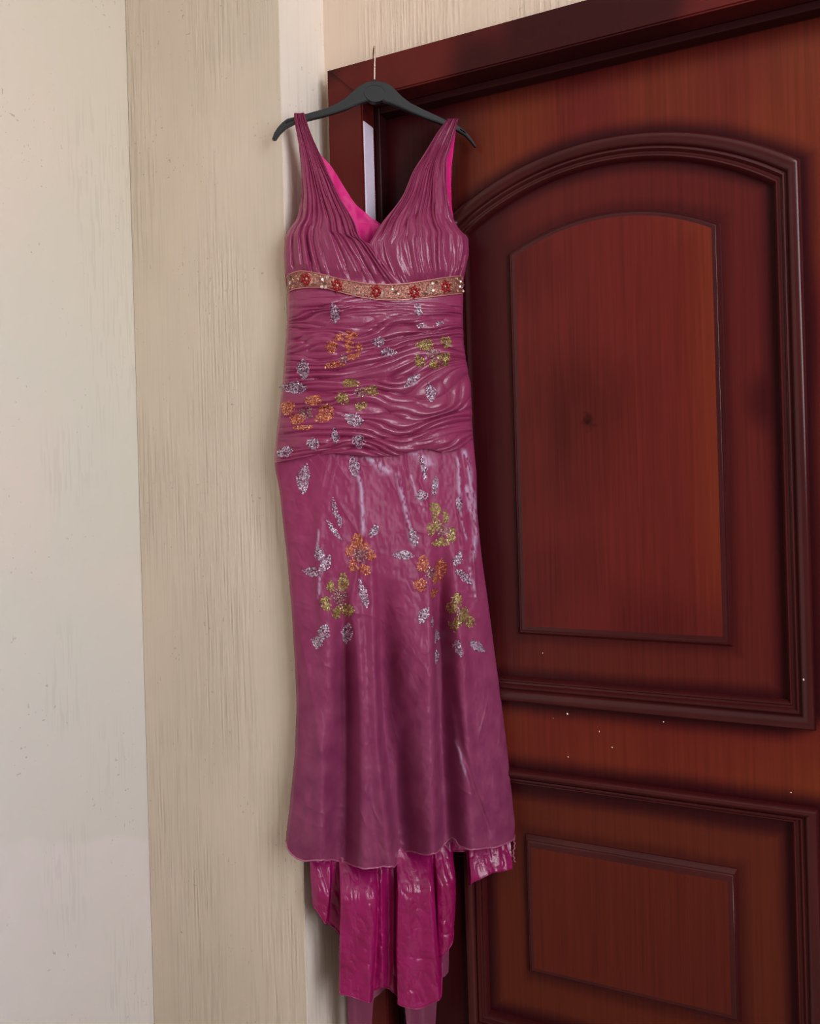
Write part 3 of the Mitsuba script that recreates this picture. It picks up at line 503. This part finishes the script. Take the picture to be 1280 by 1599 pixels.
def skirt_n(X, Z):
    zt = ZB1 + 0.02
    v = np.clip((zt - Z) / (zt - min(p[1] for p in HEM)), 0, 1)
    N = bulge(X, Z)
    for path, w, a, sk in VALLEYS:
        x = path_x(path, Z)
        grow = ss(path[0][1] + 0.02, path[-1][1] + 0.25, Z)
        on = ss(path[0][1], path[0][1] - 0.30, Z)
        ww = w * (0.7 + 0.8 * v)
        q = (X - x) / ww
        q = np.where(q > 0, q * (1 + sk), q * (1 - sk))
        N = N - a * on * np.exp(-np.abs(q) ** 2.3) + 0.16 * a * on * np.exp(-(np.abs(q) - 1.9) ** 2 / .9)
    for path, w, a in RIDGES:
        x = path_x(path, Z)
        fade = ss(path[0][1] + .03, path[0][1] - .02, Z) * ss(path[-1][1] - .04, path[-1][1] + .03, Z)
        N = N + a * fade * np.exp(-((X - x) / w) ** 2)
    c = 0.0070 * (n3(X * 30 + 1.2 * n3(X * 8, Z * 5, 7.0), Z * 3.2, 4.0) - .5) + 0.0022 * (n3(X * 75, Z * 9, 5.0) - .5)
    # thin slanting creases that come and go
    for k, (ca, cb, fr) in enumerate(((1.0, .45, 46), (1.0, -.30, 60), (.35, 1.0, 52))):
        q = (X * ca + Z * cb) * fr + 0.7 * n3(X * 22, Z * 22, 3.0 + k)
        m = ss(.55, .80, n3(X * 17, Z * 8, 20.0 + k, 40 + k))
        c = c + 0.0032 * m * (1 - ridged(q, (Z * ca - X * cb) * 9, k, 50 + k, .5))
    m2 = ss(.45, .75, n3(X * 24, Z * 12, 31.0, 61))
    c = c + 0.0011 * m2 * (ridged(X * 95 + Z * 35, Z * 42 - X * 12, 2.0, 62, .7) - .4) + 0.0011 * (n3(X * 190, Z * 120, 4.0, 63) - .5)
    return np.maximum(N + c * (0.4 + 0.6 * np.minimum(1, (1 - np.abs(xprime(X, Z))) / .12)), -0.006)
def shell(ztop, zbot, fn, nr, nc, back=True, lift=0.0):
    """closed sheath: a displaced front and a plain back that meet at the side edges. ztop, zbot: functions of x"""
    u = np.sin(np.linspace(-np.pi / 2, np.pi / 2, nc)) * .35 + np.linspace(-1, 1, nc) * .65
    v = np.linspace(0, 1, nr)[:, None]
    zg = np.full(nc, ZB1)
    X = None
    Zt = Zb = None
    zt_l, zb_l = ztop, zbot
    # x depends on z and the edges' heights on x: a few rounds settle it
    Z = np.repeat(np.linspace(ztop(0.0), zbot(0.0), nr)[:, None], nc, 1)
    for _ in range(8):
        l, r = interp(OUT_L, Z), interp(OUT_R, Z)
        X = (l + r) / 2 + u * (r - l) / 2
        Z = ztop(X[0])[None] * (1 - v) + zbot(X[-1])[None] * v
    N = fn(X, Z) + lift
    edge = np.clip((1 - np.abs(u)) / 0.02, 0, 1)
    N = N * edge ** .5
    front = W(X, Z, N)
    parts = [trimesh.Trimesh(front.reshape(-1, 3), grid_faces(nr, nc), process=False)]
    if back:
        cols = np.linspace(0, nc - 1, 24).astype(int)
        rows = np.linspace(0, nr - 1, 40).astype(int)
        Xb, Zb = X[np.ix_(rows, cols)], Z[np.ix_(rows, cols)]
        Nb = -0.013 * (1 - np.abs(u[cols]) ** 6) * np.ones((40, 1))
        parts.append(trimesh.Trimesh(W(Xb, Zb, Nb).reshape(-1, 3), grid_faces(40, 24, True), process=False))
    return trimesh.util.concatenate(parts), (X, Z, N)
fx = lambda tab: (lambda x: np.interp(x, [p[0] for p in tab], [p[1] for p in tab]))
belt_bot = fx(BELT_BOT); belt_top = fx(BELT_TOP); hem_z = fx(HEM)
m, _ = shell(lambda x: belt_bot(x) + 0.010, rb_of, ruche_n, 420, 380)
add(EX + '__ruched_waist', m, 'chiffon_mauve', smooth=True)
m, (SXg, SZg, SNg) = shell(lambda x: rb_of(x) + 0.02, hem_z, skirt_n, 620, 460)
# colour of the skirt's chiffon per vertex: mottled mauve, with streaks of lilac sheen painted into the colour
mv = m.vertices - DO
vx, vz = mv @ DR, mv[:, 2]
mot = meshkit.fbm(np.stack([vx * 60, vz * 40, vx * 0], -1), 4, 3)[:, None]
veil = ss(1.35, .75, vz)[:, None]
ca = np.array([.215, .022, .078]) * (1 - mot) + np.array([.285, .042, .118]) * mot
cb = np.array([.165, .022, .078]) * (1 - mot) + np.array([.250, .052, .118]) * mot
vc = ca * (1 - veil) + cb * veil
painted_sheen = np.zeros(len(vx))
for path, w in SHEEN_PATHS:
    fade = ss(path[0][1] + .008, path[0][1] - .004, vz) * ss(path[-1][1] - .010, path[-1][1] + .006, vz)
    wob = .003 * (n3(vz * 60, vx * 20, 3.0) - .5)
    painted_sheen = np.maximum(painted_sheen, fade * np.exp(-((vx - path_x(path, vz) + wob) / w) ** 2))
painted_sheen = painted_sheen * ss(.25, .62, n3(vx * 170 + vz * 40, vz * 60, 4.0) * .6 + n3(vx * 420, vz * 190, 5.0) * .4) * 1.0
painted_sheen = np.clip(painted_sheen, 0, 1)[:, None] * .8
vc = vc * (1 - painted_sheen) + np.array([.50, .34, .50]) * painted_sheen
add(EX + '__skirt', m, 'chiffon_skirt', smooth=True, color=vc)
hp = W(SXg[-1], SZg[-1], SNg[-1])
hp2 = hp[::2]
k = add(EX + '__skirt__hem', tube(hp2 + np.array([0, 0, 0.0012]), 0.0017, 6), 'hem_pink', smooth=True)
tag(k, 'thin rolled pinkish hem edging')

# --- jewelled belt
nb = 160
bx = np.linspace(0, 1, nb)
bt, bb = spline(BELT_TOP, nb), spline(BELT_BOT, nb)
vv = np.linspace(0, 1, 16)
G = bt[None] * (1 - vv[:, None, None]) + bb[None] * vv[:, None, None]
def belt_n(X, Z):
    return bulge(X, Z) + 0.0095
BN = belt_n(G[..., 0], G[..., 1]) - 0.0025 * (np.abs(vv[:, None] * 2 - 1) ** 4)
BN *= np.clip(np.minimum(bx, 1 - bx) / .012, 0, 1)[None] ** .5
BNb = np.full_like(BN[:, ::8], -0.014) * (1 - np.abs(bx[::8] * 2 - 1) ** 6)
def belt_tone(p, n, uv):
    a = (p.x * 0.95 + p.y * 0.31)
    d1, d2, r = voronoi(a * 420, p.z * 420)
    f = mix((0.21, 0.050, 0.055), (0.34, 0.16, 0.11), r)
    f = mix(f, (0.10, 0.02, 0.03), smoothstep(0.10, 0.0, d2 - d1) * 0.7)
    return f
def belt_h(p, n, uv):
    a = (p.x * 0.95 + p.y * 0.31)
    d1, d2, r = voronoi(a * 420, p.z * 420)
    return dr.sqrt(dr.maximum(0.0, 1 - d1 * d1))
scene['bead_fabric'] = {'type': 'twosided', 'b': {'type': 'bumpmap', 'tex': proc(belt_h, eps=.0004), 'scale': 0.0022, 'b': {'type': 'principled', 'base_color': proc(belt_tone), 'roughness': 0.3, 'metallic': 0.5, 'specular': 0.6}}}
scene['bead_red'] = {'type': 'principled', 'base_color': rgb((0.23, 0.002, 0.007)), 'roughness': 0.15, 'specular': 0.5}
scene['crystal'] = {'type': 'principled', 'base_color': rgb((0.85, 0.78, 0.68)), 'roughness': 0.12, 'metallic': 0.85}
scene['crystal_dark'] = {'type': 'principled', 'base_color': rgb((0.30, 0.24, 0.20)), 'roughness': 0.12, 'metallic': 0.9}
scene['bead_gold'] = {'type': 'principled', 'base_color': rgb((0.60, 0.32, 0.23)), 'roughness': 0.22, 'metallic': 0.6}
scene['cord_gold'] = {'type': 'principled', 'base_color': rgb((0.48, 0.19, 0.18)), 'roughness': 0.35, 'metallic': 0.4}
BELT = EX + '__belt'
fr = trimesh.Trimesh(W(G[..., 0], G[..., 1], BN).reshape(-1, 3), grid_faces(16, nb), process=False)
bk = trimesh.Trimesh(W(G[:, ::8, 0], G[:, ::8, 1], BNb).reshape(-1, 3), grid_faces(16, len(bx[::8]), True), process=False)
add(BELT, trimesh.util.concatenate([fr, bk]), 'bead_fabric', smooth=True)
tag(BELT, 'gold and pink beaded belt with red bead flowers and crystals')
for r_ in (0, -1):
    add(BELT + '__cord', tube(W(G[r_, ::2, 0], G[r_, ::2, 1], BN[r_, ::2] + .0008), 0.0012, 6), 'cord_gold', smooth=True)
def bead(X, Z, n, r, flat=.7, sub=2):
    s = trimesh.creation.icosphere(sub, r)
    q = s.vertices
    return trimesh.Trimesh(W(X + q[:, 0], Z + q[:, 1], n + q[:, 2] * flat), s.faces, process=False)
ico_ok = None
for X, Z in RED_FLOWERS:
    bs = []
    n0 = float(belt_n(X, Z))
    for kx in range(7):
        a = kx / 7 * 2 * np.pi + X * 9
        bs.append(bead(X + 0.0062 * np.cos(a), Z + .0075 * np.sin(a), n0 + .001, .0034, .8))
    for kx in range(6):
        a = kx / 6 * 2 * np.pi + .4
        bs.append(bead(X + .0112 * np.cos(a), Z + .0118 * np.sin(a), n0 + .0003, .0020, .8, 1))
    add(BELT + '__red_bead_flower', trimesh.util.concatenate(bs), 'bead_red', smooth=True)
    add(BELT + '__flower_centre', bead(X, Z, n0 + .0025, .0021), 'bead_gold', smooth=True)
def cut_stone(X, Z, n, r):
    a = np.arange(8) / 8 * 2 * np.pi
    pts = [(r * np.cos(x), r * np.sin(x), 0) for x in a] + [(.62 * r * np.cos(x + .39), .62 * r * np.sin(x + .39), r * .6) for x in a] + [(r * .9 * np.cos(x), r * .9 * np.sin(x), -.0015) for x in a]
    pts = np.array(pts)
    th = rng.uniform(-.35, .35, 2)
    pts[:, 2] += pts[:, 0] * th[0] + pts[:, 1] * th[1]
    return trimesh.convex.convex_hull(W(X + pts[:, 0], Z + pts[:, 1], n + pts[:, 2]))
for j, (X, Z) in enumerate(CRYSTALS):
    add(BELT + '__crystal', cut_stone(X, Z, float(belt_n(X, Z)) + .0004, .0029 + .0010 * rng.random()), 'crystal_dark' if j % 4 == 1 else 'crystal')
bs = []
for _ in range(330):
    t, v = rng.random(), rng.uniform(.1, .9)
    j = int(t * (nb - 1))
    X, Z = bt[j] * (1 - v) + bb[j] * v
    bs.append(bead(X, Z, float(belt_n(X, Z)) - .0004, rng.uniform(.0009, .0017), .8, 1))
k = add(BELT + '__seed_beads', trimesh.util.concatenate(bs), 'bead_gold', smooth=True)
tag(k, 'tiny gold seed beads strewn over the belt', None, 'stuff')

# --- sequin flowers and leaves sewn on the waist and skirt
scene['sequins'] = {'type': 'twosided', 'b': {'type': 'principled', 'base_color': {'type': 'mesh_attribute', 'name': 'vertex_color'}, 'roughness': 0.26, 'metallic': 0.45, 'specular': 0.7}}
SEQ = {'orange': ([(.54, .13, .045), (.64, .24, .09), (.42, .08, .05), (.84, .50, .32)], (.17, .03, .05)),
       'yellow': ([(.31, .21, .045), (.46, .37, .10), (.24, .15, .05), (.76, .70, .42)], (.13, .045, .05)),
       'silver': ([(.42, .28, .40), (.62, .52, .64), (.34, .22, .32), (.88, .84, .90)], (.07, .035, .05)),
       'centre': ([(.30, .10, .12), (.48, .30, .25), (.20, .06, .09), (.75, .66, .58)], (.06, .015, .03))}
def patch(X, Z, rx, ry, ang, fn, kind, pointed=False, density=1.0):
    """a petal: small round sequins sewn close together over an ellipse, each lying a little askew"""
    cols, dark = SEQ[kind]
    count = int(max(10, density * math.pi * rx * ry / (0.0014 ** 2)))
    a, q = rng.random(count) * 2 * np.pi, rng.random(count) ** .55
    ph = rng.random(3) * 6.28
    edge = 1 + .09 * np.sin(2 * a + ph[0]) + .10 * np.sin(3 * a + ph[1]) + .08 * np.sin(7 * a + ph[2])
    ex, ez = np.cos(a) * edge * q, np.sin(a) * edge * q
    if pointed: ex = ex * (1 - .45 * np.abs(ez) ** 2)
    t = math.radians(ang)                       # leaning to the right for positive angles
    px = X + ex * rx * math.cos(t) + ez * ry * math.sin(t)
    pz = Z - ex * rx * math.sin(t) + ez * ry * math.cos(t)
    n = fn(px, pz)
    e = .002
    gx, gz = (fn(px + e, pz) - fn(px - e, pz)) / (2 * e), (fn(px, pz + e) - fn(px, pz - e)) / (2 * e)
    gx, gz = np.clip(gx, -1.2, 1.2) + rng.normal(0, .28, count), np.clip(gz, -1.2, 1.2) + rng.normal(0, .28, count)
    r = rng.uniform(.0007, .0013, count)
    b = np.arange(7) / 7 * 2 * np.pi
    dx, dz = r[:, None] * np.cos(b), r[:, None] * np.sin(b)
    rim = W(px[:, None] + dx, pz[:, None] + dz, (n + .0009 + rng.uniform(0, .0006, count))[:, None] + gx[:, None] * dx + gz[:, None] * dz)
    mid = rim.mean(1, keepdims=True) + DN * .00035
    V = np.concatenate([rim, mid], 1)
    k = np.arange(7)
    f = np.stack([k, (k + 1) % 7, k * 0 + 7], 1)
    F = (f[None] + (np.arange(count) * 8)[:, None, None]).reshape(-1, 3)
    w = rng.choice(len(cols), count, p=[.36, .28, .26, .10])
    c = np.array(cols)[w] * rng.uniform(.8, 1.15, (count, 1))
    c = np.where(rng.random((count, 1)) < .22, np.array(dark), np.clip(c, 0, 1))
    return trimesh.Trimesh(V.reshape(-1, 3), F, process=False), np.repeat(c, 8, 0)
def sew(key, made):
    return add(key, made[0], 'sequins', color=made[1])
for flowers, fn in ((FLOWERS_SKIRT, skirt_n), (FLOWERS_RUCHE, ruche_n)):
    for col, pet in flowers:
        X, Z, rx, ry, an = pet[-1]
        key = sew(f'{EX}__{col}_sequin_flower', patch(X, Z, rx, ry, an, fn, 'centre', False, .8))
        tag(key, f'{col} sequin flower with dark beaded centre')
        for i, (X, Z, rx, ry, an) in enumerate(pet[:-1]):
            sew(key + '__petal', patch(X, Z, rx, ry, an, fn, col))
for leaves, fn in ((LEAVES_SKIRT, skirt_n), (LEAVES_RUCHE, ruche_n)):
    for i, (X, Z, rx, ry, an) in enumerate(leaves):
        sew(f'{EX}__silver_sequin_leaf', patch(X, Z, rx, ry, an, fn, 'silver', True, .85))

HEM_LOW = float(np.median([p[1] for p in HEM]))
# --- pink satin train below the hem, and the mauve tails behind it
def train(cols, nr, sub, wr):
    from scipy.interpolate import PchipInterpolator
    C = np.array(cols, float)
    k = np.arange(len(C))
    kk = np.linspace(0, len(C) - 1, (len(C) - 1) * sub + 1)
    Ci = PchipInterpolator(k, C, axis=0)(kk)
    v = np.linspace(0, 1, nr)[:, None]
    xt, xm, xb, nt, nb_, zt, zb = (Ci[:, j][None] for j in range(7))
    X = xt * (1 - v) * (1 - 2 * v) + 4 * xm * v * (1 - v) + xb * v * (2 * v - 1)
    Z = zt * (1 - v) + zb * v
    drop = ss(HEM_LOW + .004, HEM_LOW - .075, Z)
    N = np.minimum(nt, -.004) * (1 - drop) + nb_ * drop
    Z = zt * (1 - v) + zb * v
    s = kk[None] * .35 * np.ones_like(v)
    N = N + wr * (0.0050 * (n3(s * 1.6, Z * 9, 1.0) - .5) + 0.0034 * (ridged(X * 60 + Z * 18, Z * 34, 2.0, 31) - .5) + 0.0016 * ridged(X * 150, Z * 85, 3.0, 32)) * ss(0, .25, v)
    return trimesh.Trimesh(W(X, Z, N).reshape(-1, 3), grid_faces(nr, len(kk)), process=False), (X, Z, N)
m, (TX, TZ, TN) = train(TRAIN, 260, 12, 1.0)
k = add(EX + '__train', m, 'satin_pink', smooth=True)
tag(k, 'bright pink satin train hanging in folds below the hem')
add(EX + '__train__hem', tube(W(TX[-1, ::2], TZ[-1, ::2], TN[-1, ::2] + .0005), 0.0012, 5), 'satin_pink', smooth=True)
tx = np.array([p[0] for p in TAILS]); tz = np.array([p[1] for p in TAILS])
xx = np.linspace(tx[0], tx[-1], 160)
v = np.linspace(0, 1, 120)[:, None]
zz = TAILS_TOP * (1 - v) + np.interp(xx, tx, tz)[None] * v
X = np.repeat(xx[None], 120, 0)
Nn = -0.022 + 0.006 * np.sin(xx * 95)[None] * ss(.2, 1, v) + 0.003 * (n3(X * 45, zz * 14, 6.0) - .5)
k = add(EX + '__back_overlay', trimesh.Trimesh(W(X, zz, Nn).reshape(-1, 3), grid_faces(120, 160), process=False), 'chiffon_mauve', smooth=True)
tag(k, 'mauve tails of the back overlay below the pink train')
# a loose thread at the right end of the hem
th = np.array([(OUT_R[-2][0] - .003, HEM[-1][1] - .002, .006), (OUT_R[-2][0] - .001, HEM[-1][1] - .018, .004), (OUT_R[-2][0] - .004, HEM[-1][1] - .033, .004), (OUT_R[-2][0] - .001, HEM[-1][1] - .050, .004)])
th = spline(th, 24)
add(EX + '__loose_thread', tube(W(th[:, 0] + .0012 * np.sin(np.arange(24) * 1.4), th[:, 1], th[:, 2]), .0016, 6), 'hem_pink', smooth=True)

# ---------------------------------------------------------------- black plastic hanger
scene['plastic_black'] = {'type': 'twosided', 'b': {'type': 'principled', 'base_color': rgb((0.013, 0.014, 0.016)), 'roughness': 0.45, 'specular': 0.3}}
hp = Polygon(HANGER).buffer(0)
for a_, b_ in SLOTS:
    hp = hp.difference(LineString([a_, b_]).buffer(.0011))
def in_dress(m2, nfront):
    """mesh in (x, z, depth) -> world"""
    q = m2.vertices
    return trimesh.Trimesh(W(q[:, 0], q[:, 1], q[:, 2] + nfront), m2.faces, process=False)
def solid(poly, n0, n1):
    gs = [g for g in getattr(poly, 'geoms', [poly]) if g.area > 1e-7]
    return trimesh.util.concatenate([in_dress(trimesh.creation.extrude_polygon(g, n1 - n0, engine='earcut'), n0) for g in gs])
layers = [(0.0, -.0038, .0038), (.0008, -.0050, .0050), (.0018, -.0056, .0056)]
body = trimesh.util.concatenate([solid(hp.buffer(-a), n0, n1) for a, n0, n1 in layers])
HG = 'coat_hanger'
scene[HG] = mikit.ply(body, 'plastic_black', smooth=False)
tag(HG, 'black plastic coat hanger with steel hook holding the mauve dress on the door frame', 'coat hanger')
a = np.arange(48) / 48 * 2 * np.pi
dx, dz = DISC
def disc(rx, rz): return Polygon(np.stack([dx + rx * np.cos(a), dz + rz * np.sin(a)], 1))
add(HG + '__round_boss', trimesh.util.concatenate([solid(disc(.0205, .0160), -.0062, .0062), solid(disc(.0212, .0167).difference(disc(.0196, .0151)), -.0070, .0070)]), 'plastic_black')
hb = HOOK_BASE[1]
hk = spline([(HOOK_BASE[0], hb - .006, 0), (HOOK_BASE[0] + .001, hb + .02, 0), (HOOK_BASE[0] + .0025, hb + .050, -.001), (HOOK_TOP[0] - .0015, 2.184, -.008), (HOOK_TOP[0], 2.203, -.026), (HOOK_TOP[0] + .0005, 2.2085, -.044), (HOOK_TOP[0] + .001, 2.203, -.060), (HOOK_TOP[0] + .001, 2.1935, -.068)], 60)
k = add(HG + '__hook', tube(W(hk[:, 0], hk[:, 1], hk[:, 2]), .0015, 10), 'steel', smooth=True)
tag(k, 'thin steel wire hook over the top of the frame')
add(HG + '__hook_collar', tube(W(np.array([HOOK_BASE[0]] * 2), np.array([hb - .004, hb + .005]), np.array([0.0, 0.0])), .0030, 12), 'plastic_black', smooth=40)
